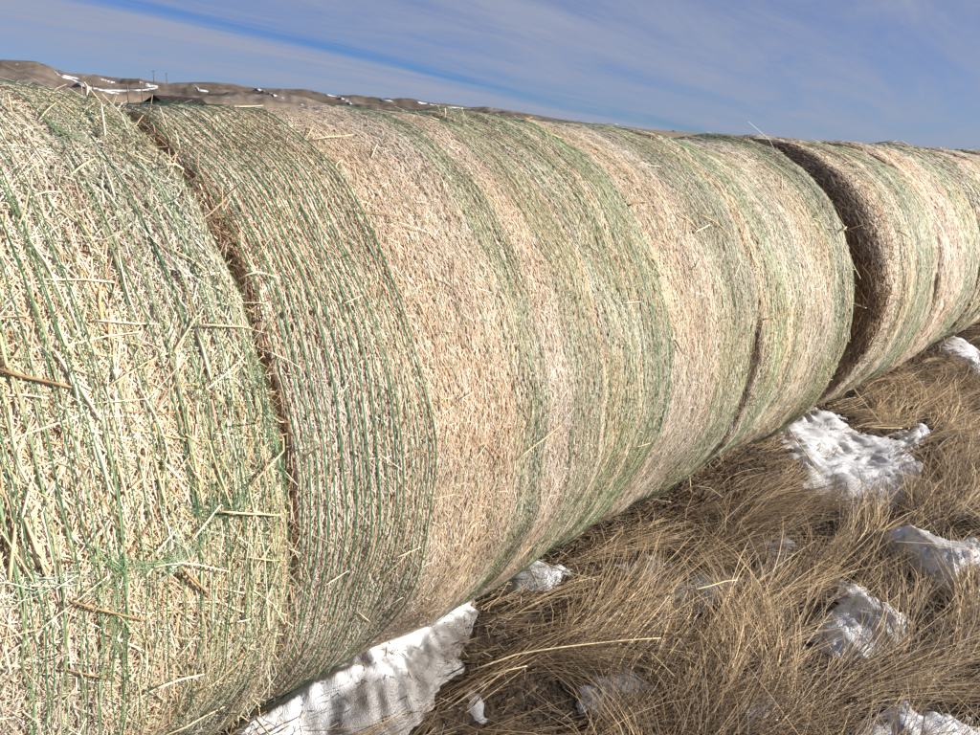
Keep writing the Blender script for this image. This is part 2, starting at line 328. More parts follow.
for u, vt, vb, lab in [(154, 70.5, 83, 'taller thin utility pole on the ridge above the dark shed'), (167, 73, 84, 'shorter thin utility pole on the ridge right of the taller pole')]:
    b0 = to_hill(u, vb); d = ray(u-.8, vt); hd = math.hypot(b0[0], b0[1]+2.2); t_ = CAM + d*hd/math.hypot(d[0], d[1])
    root = link('utility_pole', None, label=lab, category='pole', group='utility poles on the ridge'); root.location = b0
    top = t_-b0; link('pole', tube_mesh('pole', [(0, 0, -.5), top*.5, top], [.22, .2, .16], 7), M_POST, root)
    a_ = link('crossarm', boxm('crossarm', .9, .08, 0, .14), M_POST, root); a_.location = top*.93; a_.rotation_euler.z = 2.2
# far ranch building at the foot of the right hand plain
d = ray(673, 131.5); p = CAM + d*640/math.hypot(d[0], d[1])
root = link('farm_building', None, label='tiny dark farm building on the snowy horizon between two bales', category='building'); root.location = (p[0], p[1], 2.0); root.rotation_euler.z = .6
link('wall', boxm('wall', 3.2, 2, -3, .3), M_BOARD, root)
me = bpy.data.meshes.new('roof'); me.from_pydata([(-3.4, -2.3, .3), (3.4, -2.3, .3), (3.4, 2.3, .3), (-3.4, 2.3, .3), (-3.4, 0, 1.2), (3.4, 0, 1.2)], [], [(0, 1, 5, 4), (2, 3, 4, 5), (1, 2, 5), (3, 0, 4), (3, 2, 1, 0)]); me.update()
link('roof', me, M_ROOF, root)

# ------------------------------------------------------------------ round bales
PAL = {'cream': (.74, .67, .55), 'straw': (.66, .53, .35), 'tan': (.58, .44, .29), 'pink': (.62, .46, .345), 'brown': (.31, .20, .115), 'dark': (.13, .085, .05), 'green': (.40, .42, .23), 'sage': (.54, .545, .41), 'yell': (.62, .48, .25)}
PK = list(PAL); PV = np.array([PAL[k] for k in PK])*np.array([1.12, 1.12, 1.12])
def pick(weights):
    """weights (n, len(PK)) -> rgb"""
    c = np.cumsum(weights, 1); c /= c[:, -1:]; i = (rng.random(len(weights))[:, None] > c).sum(1); return PV[np.clip(i, 0, len(PK)-1)]

class Bale:
    def __init__(s, seed, x0, x1, R, yoff=0., yaw=0., rim0=.055, rim1=.055, grooves=(), tone=None, taper=0., slit=()):
        s.taper = taper; s.slit = slit
        s.seed, s.x0, s.x1, s.R, s.yoff, s.yaw, s.rim0, s.rim1 = seed, x0, x1, R, yoff, yaw, rim0, rim1
        s.gr = grooves; s.tone = tone; s.w = x1-x0
        s.l1, s.l2, s.l3 = SN(seed*7+1, .75), SN(seed*7+2, 2.2), SN(seed*7+3, 7.)
        s.b1 = SN(seed*7+4, 3.0, 8, 1)
        # profile polyline (x from x0, r)
        pr = [(.02, .03), (.012, R*.45), (.004, R-rim0*1.25)]
        pr += [(rim0*(1-math.cos(t)), R-rim0+rim0*math.sin(t)) for t in np.linspace(.15, math.pi/2, 7)]
        pr += [(s.w-rim1*(1-math.sin(t)), R-rim1+rim1*math.cos(t)) for t in np.linspace(0, math.pi/2-.15, 7)]
        pr += [(s.w-.004, R-rim1*1.25), (s.w-.012, R*.45), (s.w-.02, .03)]
        s.pr = np.array(pr); s.sl = np.r_[0, np.cumsum(np.linalg.norm(np.diff(s.pr, axis=0), axis=1))]
        s.s_flat0, s.s_flat1 = s.sl[9], s.sl[10]        # straight run
        c, n_ = math.cos(yaw), math.sin(yaw); s.rot = np.array([[c, -n_, 0], [n_, c, 0], [0, 0, 1]])
    def s_of_x(s, x): return s.s_flat0 + (x-s.x0-s.rim0)
    def surf(s, S, T, off=0.):
        """arc coordinate S along the profile, angle T (0 = facing -y, 90 deg = top) -> world point"""
        x = np.interp(S, s.sl, s.pr[:, 0]); r = np.interp(S, s.sl, s.pr[:, 1])
        e = 1e-3
        dx = np.interp(S+e, s.sl, s.pr[:, 0])-np.interp(S-e, s.sl, s.pr[:, 0]); dr = np.interp(S+e, s.sl, s.pr[:, 1])-np.interp(S-e, s.sl, s.pr[:, 1])
        ln = np.hypot(dx, dr)+1e-12; nx, nr = -dr/ln, dx/ln
        cy, sy = np.cos(T), np.sin(T)
        q = sstep(0, .12, r/s.R)
        lump = q*(.014*s.l1(S, cy*s.R*1.0, ) + .0*S)
        lump = lump + q*(.012*s.l1(S*.8+3, T*s.R*.8) + .0075*s.l2(S, T*s.R) + .0022*s.l3(S, T*s.R*.6) + .003*s.b1(S))
        for gx_, gw, gd in s.gr: lump = lump - gd*np.exp(-((x+s.x0-gx_)/gw)**2)*(.7+.3*np.sin(2.3*T+gx_*9))
        lump = lump + s.taper*(x/s.w)*q
        for gx_, gw, gd, ta, tb in s.slit: lump = lump - gd*np.exp(-((x+s.x0-gx_)/gw)**2)*sstep(ta, tb, T)*np.clip(.75+.75*s.l2(T*s.R*1.3, T*0+gx_), .05, 1.3)
        o = off+lump
        X_ = x + nx*o; r_ = r + nr*o
        z = s.R + r_*sy; y = -r_*cy
        low = .03*np.exp(-((T+1.25)/.5)**2)*(r_/s.R)                          # weight bulges the lower flank, flattens the foot
        y = y - low*np.sign(cy); z = np.maximum(z, .012+.0*z + .02*(1-np.clip(r_/s.R, 0, 1)))
        P = np.stack([X_-s.w/2, y, z], -1) @ s.rot.T
        P[..., 0] += s.x0+s.w/2; P[..., 1] += s.yoff
        return P
    def frame(s, S, T):
        e = 2e-3; P = s.surf(S, T); a_ = s.surf(S+e, T)-s.surf(S-e, T); b_ = s.surf(S, T+e)-s.surf(S, T-e)
        n = np.cross(a_, b_); n /= np.linalg.norm(n, axis=-1, keepdims=True)+1e-12
        c = np.array([s.x0+s.w/2, s.yoff, s.R]); sg = np.sign(((P-c)*n).sum(-1)); return P, n*sg[..., None]

def straw_cloud(b, n, s0, s1, t0, t1, ln, wd, phi_sd, colf, k=2, hmax=.006, lift=.02, fuzz=.02, phi_uni=.12, bias=0.):
    S = rng.uniform(s0, s1, n); T = rng.uniform(t0, t1, n)
    l = rng.gamma(4, 1/4, n)*ln*.9 + ln*.1; l = np.minimum(l, ln*2.6); w = wd*rng.uniform(.55, 1.45, n)
    ph = rng.normal(bias, phi_sd, n); m = rng.random(n) < phi_uni; ph[m] = rng.uniform(-1.57, 1.57, m.sum())
    fl = rng.random(n); h0 = rng.random(n)**1.5*hmax
    tilt = rng.normal(0, lift, n); f_ = rng.random(n) < fuzz; tilt[f_] = rng.uniform(.08, .4, f_.sum())*np.where(rng.random(f_.sum()) < .5, -1, 1)
    cv = rng.normal(0, .09, n)
    us = np.linspace(-.5, .5, k); P = np.empty((n, k, 3)); U = np.empty((n, k, 3))
    _, nrm = b.frame(S, T)
    for i, u in enumerate(us):
        d = u*l; side = cv*l*(u*u-.12)*4
        Si = np.clip(S + d*np.sin(ph) + side*np.cos(ph), s0-.03, s1+.03); Ti = T + (d*np.cos(ph) - side*np.sin(ph))/b.R
        off = h0 + np.where(f_, np.abs(d-np.sign(-tilt)*l*.5)*np.abs(tilt)*np.sign(1), d*tilt)
        P[:, i] = b.surf(Si, Ti, np.maximum(off, -.002)); U[:, i] = nrm
    # roll each straw a little so that facets catch the sun differently
    Tn = P[:, -1]-P[:, 0]; sd = np.cross(Tn, nrm); sd /= np.linalg.norm(sd, axis=1)[:, None]+1e-9
    U = U + (rng.normal(0, .14, n)[:, None]*sd)[:, None, :]; U /= np.linalg.norm(U, axis=-1, keepdims=True)
    V, f = ribbons(P, U, np.repeat(w[:, None], k, 1), .32)
    col = colf(S, T, n)*rng.uniform(.8, 1.15, n)[:, None]
    return V, f, np.repeat(col, k*3, 0)
def join(parts):
    Vs, Fs, Cs, o = [], [], [], 0
    for V, f, c in parts: Vs.append(V); Fs.append(f+o); Cs.append(c); o += len(V)
    return np.concatenate(Vs), np.concatenate(Fs), np.concatenate(Cs)
def tonef(b, base, zones, patch=.35, pale=0.):
    """base weights per palette entry plus zones (x0, x1, weights, softness)"""
    nz = SN(b.seed*13+5, 2.5); nz2 = SN(b.seed*13+6, .9); nz3 = SN(b.seed*13+7, 6.0, 8, 1)
    def fn(S, T, n):
        x = np.interp(S, b.sl, b.pr[:, 0])+b.x0
        w = np.zeros((n, len(PK)))
        for k, v in base.items(): w[:, PK.index(k)] = v
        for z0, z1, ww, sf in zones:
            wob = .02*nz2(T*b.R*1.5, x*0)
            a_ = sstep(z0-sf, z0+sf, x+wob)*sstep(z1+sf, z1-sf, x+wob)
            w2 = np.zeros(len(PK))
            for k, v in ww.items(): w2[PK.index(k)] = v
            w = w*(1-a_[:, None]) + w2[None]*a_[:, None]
        p = nz(x, T*b.R); st = nz3(x)
        for k, s_ in (('cream', .5), ('sage', .3), ('brown', -.5), ('pink', -.35), ('dark', -.5)):
            w[:, PK.index(k)] *= np.clip(1 + s_*p*.9 + s_*st*.4, .1, 3)
        g = np.clip(.5+.5*nz2(x*1.3+7, T*b.R*1.1)+.35*nz(x*.8+2, T*b.R*.5), 0, 1)[:, None]*.45
        c = pick(w); lum = c.mean(1, keepdims=True)
        return c*(1-g) + (lum*np.array([1.05, .99, .93])*.95+.02)*g
    return fn
TMIN, TMAX = math.radians(-78), math.radians(104)

def build_bale(b, label, n, ln, wd, tone, strands, phi_sd=.38, phi_uni=.12, stalks=0, big=None, faces=(False, False), net_parts=True, fuzz=.02, hmax=.006, nu=108, k=2, lift=.02, facetone=None, wob=1.0):
    root = link('hay_bale', None, label=label, category='hay bale', group='round bales in the row')
    root.location = (b.x0+b.w/2, b.yoff, 0)
    inv = np.array([b.x0+b.w/2, b.yoff, 0])
    # core
    Sg = np.unique(np.r_[b.sl, np.linspace(b.s_flat0, b.s_flat1, 40)]); Tg = np.linspace(-math.pi, math.pi, nu+1)[:-1]
    S_, T_ = np.meshgrid(Sg, Tg, indexing='ij'); P = b.surf(S_, T_, -.003)
    f = grid_faces(nu, len(Sg), True)
    link('straw_core', mesh_np('straw_core', P.transpose(1, 0, 2).reshape(-1, 3)-inv, f, True), M_CORE, root)
    # straw cover
    e0, e1 = b.s_flat0-b.rim0*1.9, b.s_flat1+b.rim1*1.9
    pr = [straw_cloud(b, n, e0, e1, TMIN, TMAX, ln, wd, phi_sd, tone, k, hmax, lift, fuzz, phi_uni)]
    if big: 
        for (bn, bl, bw, bsd, buni) in big: pr.append(straw_cloud(b, bn, e0, e1, TMIN, TMAX, bl, bw, bsd, tone, 3, hmax*1.3, lift, fuzz*1.5, buni))
    ft = facetone or tone
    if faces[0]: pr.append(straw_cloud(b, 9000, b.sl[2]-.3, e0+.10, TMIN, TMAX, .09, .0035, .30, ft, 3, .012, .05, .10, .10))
    if faces[1]: pr.append(straw_cloud(b, 5000, e1-.06, b.sl[-3]+.3, TMIN, TMAX, .09, .0035, .30, ft, 3, .012, .05, .10, .10))
    V, f, c = join(pr)
    link('straw_cover', mesh_np('straw_cover', V-inv, f, False, c), M_STRAW, root, kind='stuff')
    # net wrap strands
    nT = 92; T = np.linspace(math.radians(-80), math.radians(110), nT)
    packs = {0: [], 1: [], 2: []}
    for (x, mt, w, wig, h) in strands:
        sid = random.randint(1, 9999); na, nb_, nc = SN(sid, .8, 6, 1), SN(sid+1, 4., 6, 1), SN(sid+2, 2.2, 7, 1)
        S = b.s_of_x(x) + wig*(.008*na(T*b.R) + .0022*nb_(T*b.R)*(.5+(wob-.5)*sstep(.25, -.1, T)))
        off = h + .0016*nc(T*b.R)
        P = b.surf(np.clip(S, e0, e1), T, off); _, nr = b.frame(np.clip(S, e0, e1), T)
        V, f = ribbons(P[None], nr[None], np.full((1, nT), w), .35)
        if net_parts: link('net_strand', mesh_np('net_strand', V-inv, f, True), M_NET[mt], root)
        else: packs[mt].append((V, f, np.zeros((len(V), 3))))
    if not net_parts:
        for mt, pk in packs.items():
            if pk: V, f, c = join(pk); link('net_strand', mesh_np('net_strand', V-inv, f, True), M_NET[mt], root, kind='stuff')
    # single stalks lying proud of the surface
    for i in range(stalks):
        S0 = rng.uniform(b.s_flat0, b.s_flat1); T0 = rng.uniform(-1.1, 1.6); l = rng.uniform(.05, .16); ph = rng.normal(0, .9)
        u = np.linspace(-.5, .5, 4); P = b.surf(S0+u*l*math.sin(ph), T0+u*l*math.cos(ph)/b.R, .007+rng.uniform(0, .006)+rng.normal(0, .05)*u*l+.02*l*(1-4*u*u))
        link('straw_stalk', tube_mesh('straw_stalk', P-inv, np.array([1, 1, .9, .7])*rng.uniform(.0011, .0022), 5), M_STALK[int(rng.choice(3, p=[.45, .4, .15]))], root)
    return root

def band(x0, x1, n, mt=(0, 1), w=.0026, wig=1., h=.006, jit=.35):
    xs = np.linspace(x0, x1, n); st = (x1-x0)/max(n-1, 1)
    return [(x+random.uniform(-jit, jit)*st, random.choice(mt), w*random.uniform(.75, 1.25), wig, h+random.uniform(-.002, .002)) for x in xs]

B = {}; ROOT = {}
def bale(i, *a, **k): B[i] = Bale(*a, **k)
bale(0, 1, -1.36, -.215, .852)
bale(1, 2, -.205, .950, .858, -.004, .0, .05, .042, [(.50, .02, .004), (.70, .03, .005), (.86, .02, .004)], slit=[(.955, .022, .05, -.45, .0)])
bale(2, 3, .957, 2.083, .837, -.012, -.004, .040, .010, [(1.75, .03, .004), (1.97, .025, .003)], taper=.026, slit=[(.955, .026, .05, -.45, .0)])
bale(3, 4, 2.080, 3.212, .856, .004, .003, .010, .014, [(2.2, .03, .004), (2.36, .04, .004), (2.5, .03, .004), (2.98, .03, .004)], slit=[(3.212, .016, .06, .3, -.2)])
bale(4, 5, 3.214, 4.325, .843, -.008, -.006, .014, .045, [(3.4, .03, .005), (3.62, .03, .005), (4.16, .03, .004)], slit=[(3.214, .024, .09, .3, -.2)])
bale(5, 6, 4.76, 5.905, .851, .0, .004, .13, .008, [(5.1, .03, .006), (5.4, .03, .006)])
bale(6, 7, 5.908, 7.05, .846, -.002, 0., .008, .07)
bale(7, 8, 7.10, 8.24, .850, .0, -.01, .06, .05)
bale(8, 9, 8.27, 9.41, .842, .0, 0.)
bale(9, 10, 9.45, 10.6, .850, .0, .01)

base_pale = dict(cream=.40, straw=.20, tan=.14, pink=.06, brown=.035, dark=.01, sage=.16, green=.05, yell=.06)
base_pink = dict(cream=.36, straw=.12, tan=.20, pink=.22, brown=.05, dark=.01, sage=.04, green=.01, yell=.02)
zone_green = dict(cream=.24, straw=.14, tan=.17, pink=.08, brown=.04, dark=.01, sage=.24, green=.11, yell=.04)
zone_brown = dict(tan=.2, brown=.45, dark=.25, straw=.1)  # browner straw along bale seams, painting the shade of the creases deeper
# bale 1, loosened and nearest
st1 = band(.42, .62, 15, (0, 0, 1), .0026, .9, .0115) + band(.64, .72, 4, (0, 1), .0026, .9, .011) + band(.74, .935, 18, (0, 0, 1), .0026, .8, .011) + band(.2, .42, 6, (0, 1), .003, 1.4, .011) + band(-.18, .15, 9, (0, 1), .003, 1.2, .010)
ROOT[1] = build_bale(B[1], 'nearest round bale at left with loose coarse straw and torn green net', 64000, .036, .0018, tonef(B[1], base_pale, [(.80, .96, zone_green, .05)]), st1, .62, .30,
           60, [(13500, .10, .0021, .45, .25), (650, .17, .0034, .5, .35)], fuzz=.02, hmax=.007, lift=.025, wob=2.4)
st2 = band(1.0, 1.37, 17, (0,), .0044, .4, .0082, .16) + band(1.40, 1.66, 5, (1,), .0018, 1., .004) + band(1.70, 1.80, 9, (0, 1), .0024, .8, .0075) + band(1.92, 2.06, 11, (0, 1), .0024, .8, .0075)
ROOT[2] = build_bale(B[2], 'second round bale with widely spaced dark green net strands beside bare pinkish straw', 98000, .022, .00175, tonef(B[2], base_pink, [(.95, 1.0, zone_brown, .015), (1.02, 1.36, dict(base_pink, sage=.10, green=.05), .04), (1.68, 1.82, zone_green, .03), (1.90, 2.1, zone_green, .03)]), st2, .36, .10, 22,
           [(2500, .05, .0022, .30, .15)], hmax=.004)
st3 = band(2.10, 2.16, 6, h=.0075) + band(2.19, 2.29, 9, h=.0075) + band(2.33, 2.53, 20, (0, 1, 1), h=.0075) + band(2.6, 2.85, 6, (1,), .0022, 1., .004) + band(2.90, 3.18, 18, (0, 1, 1), h=.0075)
ROOT[3] = build_bale(B[3], 'third round bale, tallest, with a broad green net band at its middle', 74000, .026, .00215, tonef(B[3], base_pink, [(2.08, 2.16, zone_green, .02), (2.18, 2.55, zone_green, .04), (2.90, 3.3, zone_green, .05)]), st3, .34, .09, 18,
           [(2500, .065, .0025, .28, .12)], hmax=.004)
st4 = band(3.30, 3.5, 14, (0, 1, 1), .003, h=.008) + band(3.58, 3.72, 8, h=.008) + band(3.8, 4.05, 6, (1,), .0024, 1., .004) + band(4.08, 4.31, 16, (0, 1, 1), .003, h=.008)
ROOT[4] = build_bale(B[4], 'fourth round bale, greenish right edge in front of the dark open gap', 47000, .032, .0029, tonef(B[4], dict(base_pale, pink=.14), [(3.2, 3.225, zone_brown, .01), (3.225, 3.52, zone_green, .05), (4.06, 4.4, zone_green, .05)]), st4, .34, .09, 14, [(2000, .09, .0036, .28, .12)], faces=(False, True), hmax=.005)
st5 = band(5.02, 5.2, 8, (0, 1, 1), .003, h=.009) + band(5.3, 5.78, 26, (0, 1, 1), .003, h=.009) + band(5.82, 5.88, 3, (1,), .003)
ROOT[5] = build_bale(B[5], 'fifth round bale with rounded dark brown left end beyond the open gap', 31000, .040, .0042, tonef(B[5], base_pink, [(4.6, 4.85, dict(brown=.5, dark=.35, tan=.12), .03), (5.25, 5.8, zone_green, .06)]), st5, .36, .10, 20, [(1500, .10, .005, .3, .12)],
           faces=(True, False), net_parts=False, facetone=tonef(B[5], dict(brown=.4, dark=.6, tan=.05), [(4.87, 5.05, base_pink, .05)]))  # left shoulder and face: weathered brown straw, darkened further for the gap's shade
ROOT[6] = build_bale(B[6], 'sixth round bale with plain pinkish straw, cut by the right picture edge', 21000, .045, .0054, tonef(B[6], base_pink, [(6.5, 7.1, zone_green, .1)]), band(6.55, 7.0, 16, (0, 1), .004), .36, .1, 0, None, net_parts=False)
far = ['seventh round bale, its top just showing at the right picture edge', 'eighth round bale, a low sliver on the skyline at far right', 'farthest round bale of the row on the skyline at far right']
for i, la in zip((7, 8, 9), far):
    b = B[i]; ROOT[i] = build_bale(b, la, 7500, .055, .009, tonef(b, base_pink, [(b.x0, b.x0+.4, zone_green, .1)]), band(b.x0+.1, b.x0+.5, 10, (0, 1), .005), .36, .1, 0, None, net_parts=False, nu=90)
ROOT[0] = build_bale(B[0], 'round bale at the near end of the row, left of the torn-net bale', 6000, .06, .007, tonef(B[0], base_pale, []), band(-1.2, -.3, 20, (0, 1), .004), .5, .2, 0, None, net_parts=False)

# stalks that can be picked out one by one on the bales: picture polyline, width in pixels, material, how far proud (m)
STK = [([(0, 368), (36, 377), (74, 387)], 4.2, 2, .014), ([(2, 330), (9, 366)], 4.5, 0, .012), ([(195, 328), (230, 328.5), (266, 328)], 2.4, 0, .016), ([(172, 353), (193, 319)], 2.6, 0, .012),
       ([(187, 428), (193, 465), (199, 504)], 3, 0, .010), ([(207, 440), (216, 472), (226, 506)], 2.8, 0, .010), ([(117, 463), (126, 506)], 3.8, 0, .010), ([(152, 460), (164, 503)], 3, 0, .010),
       ([(25, 518), (43, 574)], 4, 0, .010), ([(8, 578), (15, 523)], 4, 0, .010), ([(32, 483), (22, 520)], 3.5, 1, .009), ([(180, 568), (205, 591)], 3.2, 2, .016), ([(150, 565), (168, 561), (186, 560), (222, 566)], 2, 1, .016),
       ([(65, 597), (100, 606), (141, 618)], 2.6, 2, .014), ([(152, 681), (197, 665)], 2.6, 1, .014), ([(75, 665), (81, 676)], 2.2, 1, .012), ([(187, 538), (218, 503)], 2.6, 1, .014), ([(150, 550), (175, 528)], 2.6, 1, .012),
       ([(215, 509), (250, 511), (284, 513)], 2.5, 0, .018), ([(247, 484), (270, 457), (293, 429)], 3, 0, .020), ([(283, 482), (302, 482)], 2, 0, .015), ([(290, 530), (312, 535)], 2.2, 2, .014), ([(55, 350), (66, 366), (77, 386)], 4, 1, .010),
       ([(75, 384), (80, 404)], 3, 1, .010), ([(80, 386), (100, 420)], 4, 1, .009), ([(10, 394), (28, 393), (50, 398)], 2.6, 1, .012), ([(177, 272), (184, 292), (190, 318)], 2.2, 2, .012), ([(194, 330), (201, 355), (208, 382)], 4, 1, .009),
       ([(184, 405), (186, 429)], 2, 2, .010), ([(95, 320), (130, 322), (160, 325)], 2.2, 1, .010), ([(60, 345), (110, 335), (140, 332)], 2.0, 1, .010), ([(110, 385), (150, 360), (172, 352)], 1.8, 0, .010), ([(250, 268), (266, 266), (284, 273)], 2.4, 1, .016),
       ([(248, 340), (268, 341), (290, 341)], 1.6, 2, .014), ([(275, 345), (300, 356), (312, 364)], 1.4, 1, .014), ([(200, 205), (214, 203), (232, 207)], 2.0, 2, .02), ([(165, 168), (190, 163), (205, 165)], 1.8, 1, .02), ([(25, 195), (45, 190), (62, 192)], 1.8, 1, .012),
       ([(70, 172), (84, 164), (95, 160)], 2.2, 0, .012), ([(101, 104), (104, 118), (106, 132)], 2.4, 1, .02), ([(8, 92), (12, 104)], 1.8, 0, .02),
       ([(60, 205), (85, 225), (108, 262)], 2.6, 0, .010), ([(118, 250), (128, 290), (141, 325)], 2.4, 1, .010), ([(30, 235), (50, 262), (66, 300)], 3, 1, .009), ([(140, 390), (160, 425), (172, 470)], 2.6, 1, .009), ([(95, 440), (104, 470), (108, 500)], 2.6, 1, .009),
       ([(454, 256), (455, 295)], 1.5, 2, .010), ([(420, 291), (438, 330), (456, 381)], 1.3, 0, .010), ([(484, 443), (491, 449), (498, 459)], 1.8, 2, .014), ([(470, 458), (484, 443)], 1.3, 1, .016), ([(512, 457), (532, 441), (554, 423)], 1.6, 0, .014),
       ([(517, 401), (526, 425)], 1.2, 2, .012), ([(315, 131), (334, 132), (354, 132.5)], 1.6, 0, .014), ([(749, 322), (770, 318), (794, 311)], 1.8, 2, .018), ([(845, 229), (858, 214)], 1.8, 0, .03), ([(872, 305), (881, 312)], 2.2, 1, .012),
       ([(633, 202), (642, 199), (651, 200)], 2.2, 2, .012), ([(680, 211), (694, 218), (706, 230)], 1.6, 0, .010), ([(700, 229), (711, 224)], 1.8, 1, .014), ([(594, 249), (604, 258)], 1.2, 2, .012), ([(585, 245), (604, 250)], 1.1, 3, .012),
       ([(523, 120), (528, 117), (533, 114)], 1.6, 2, .02), ([(645, 253), (655, 262), (666, 275)], 1.4, 2, .012), ([(676, 340), (684, 355)], 1.5, 3, .012), ([(697, 268), (706, 256)], 1.2, 1, .012), ([(625, 303), (643, 301)], 1.2, 1, .012),
       ([(700, 210), (716, 222), (732, 240)], 1.4, 0, .012), ([(735, 280), (742, 262)], 1.1, 1, .012), ([(640, 158), (660, 165)], 1.1, 1, .012), ([(350, 395), (357, 372)], 1.5, 1, .012), ([(398, 560), (420, 545)], 1.3, 1, .012), ([(330, 590), (355, 575)], 1.4, 1, .012),
       ([(275, 612), (283, 640)], 1.8, 0, .016), ([(228, 613), (246, 611)], 1.6, 1, .014), ([(900, 230), (912, 240)], 1.2, 0, .012), ([(385, 455), (405, 470)], 1.2, 1, .012), ([(432, 500), (452, 492)], 1.2, 0, .012), ([(350, 300), (372, 290)], 1.2, 1, .012)]
for pts, wpx, mt, lift in STK:
    q = resample(pts, 6); P = np.array([to_cyl(u, v, .858+lift*.6) for u, v in q])
    x = P[:, 0].mean(); bi = min(B, key=lambda i: max(B[i].x0-x, x-B[i].x1, 0)); b = B[bi]
    dist = np.linalg.norm(P-CAM, axis=1).mean(); r_ = wpx*dist/F*.43
    TT = np.arctan2(P[:, 2]-b.R, -(P[:, 1]-b.yoff)); SS = b.s_of_x(P[:, 0])
    hh = lift + .3*r_ + np.linspace(-.3, .3, 6)*lift*random.choice((-1, 1))
    P = b.surf(SS, TT, hh)
    inv = np.array(ROOT[bi].location)
    link('straw_stalk', tube_mesh('straw_stalk', P-inv, np.array([1, 1, 1, .95, .85, .6])*r_, 6), M_STALK[mt], ROOT[bi])

# torn, gathered net on the nearest bale
def net_bundle(pts, n, spread, mt, name='torn_net', w=.0012, wav=.006):
    q = resample(pts, 60); b = B[1]; parts = []
    P0 = np.array([to_cyl(u, v, .868) for u, v in q]); SS = b.s_of_x(P0[:, 0]); TT = np.arctan2(P0[:, 2]-b.R, -P0[:, 1])
    t = np.linspace(0, 1, 60)
    for i in range(n):
        a1, a2, a3 = SN(random.randint(1, 9999), 1.6, 5, 1), SN(random.randint(1, 9999), 1.6, 5, 1), SN(random.randint(1, 9999), 3.5, 5, 1)
        k0, k1 = sorted((random.uniform(0, .35), random.uniform(.6, 1)))
        tt = np.linspace(k0, k1, 60); S = np.interp(tt, t, SS)+spread*a1(tt)+wav*.3*a3(tt); T = np.interp(tt, t, TT)+spread*a2(tt)/b.R+wav*.3*a3(tt+.4)
        P = b.surf(S, T, .010+.004*a3(tt+2)); _, nr = b.frame(S, T); V, f = ribbons(P[None], nr[None], np.full((1, 60), w*random.uniform(.7, 1.4)), .4); parts.append((V, f, np.zeros((len(V), 3))))
    V, f, c = join(parts); link(name, mesh_np(name, V-np.array(ROOT[1].location), f, True), M_NET[mt], ROOT[1], kind='stuff')
net_bundle([(-10, 598), (40, 582), (80, 572), (112, 556)], 12, .018, 2)
net_bundle([(80, 545), (110, 566), (130, 574), (152, 562), (182, 551), (205, 520), (240, 498)], 16, .022, 1)
net_bundle([(150, 585), (165, 570), (180, 552), (172, 535), (186, 512)], 12, .016, 2)
net_bundle([(175, 512), (195, 510), (225, 505), (246, 478)], 12, .022, 0)
net_bundle([(78, 552), (100, 548), (120, 560), (105, 580), (90, 600)], 9, .016, 1)
net_bundle([(262, 395), (268, 430), (276, 470), (288, 500), (300, 530)], 14, .009, 0)
net_bundle([(240, 330), (255, 370), (266, 410), (275, 440)], 12, .009, 0)
net_bundle([(40, 105), (55, 118), (70, 128), (90, 140)], 10, .010, 1)
net_bundle([(108, 690), (116, 640), (108, 600), (90, 570)], 9, .02, 1)
# messy straw poking out of the joint between bales one and two
def joint_mess(b, x, n, sd, t0, t1, parent, l=.06, tones=('brown', 'tan', 'straw', 'cream')):
    P = np.empty((n, 3, 3)); T = rng.uniform(t0, t1, n); S = b.s_of_x(x+rng.normal(0, sd, n)); _, nr = b.frame(S, T)
    base = b.surf(S, T, -.02); d = rng.normal(0, 1, (n, 3)); d -= (d*nr).sum(1)[:, None]*nr; d /= np.linalg.norm(d, axis=1)[:, None]
    d = d + nr*rng.uniform(-.1, .9, n)[:, None]; ll = l*rng.uniform(.4, 1.5, n)[:, None]
    P[:, 0] = base; P[:, 1] = base+d*ll*.5; P[:, 2] = base + d*ll + rng.normal(0, .006, (n, 3))
    U = np.repeat(nr[:, None], 3, 1); V, f = ribbons(P, U, np.repeat(rng.uniform(.0012, .0032, n)[:, None], 3, 1), .5)
    c = np.array([PAL[k] for k in tones])[rng.integers(0, len(tones), n)]*rng.uniform(.7, 1.2, n)[:, None]
    link('ragged_edge', mesh_np('ragged_edge', V-np.array(parent.location), f, False, np.repeat(c, 9, 0)), M_STRAW, parent, kind='stuff')
joint_mess(B[1], .93, 1000, .018, -.9, 1.5, ROOT[1], .05)
joint_mess(B[2], .985, 900, .018, -.6, 1.4, ROOT[2], .05)
joint_mess(B[3], 3.20, 160, .01, -1.2, 1.2, ROOT[3], .035)
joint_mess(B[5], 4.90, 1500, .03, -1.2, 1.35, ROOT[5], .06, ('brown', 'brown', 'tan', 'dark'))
joint_mess(B[4], 4.31, 120, .008, -1.2, 1.4, ROOT[4], .025)

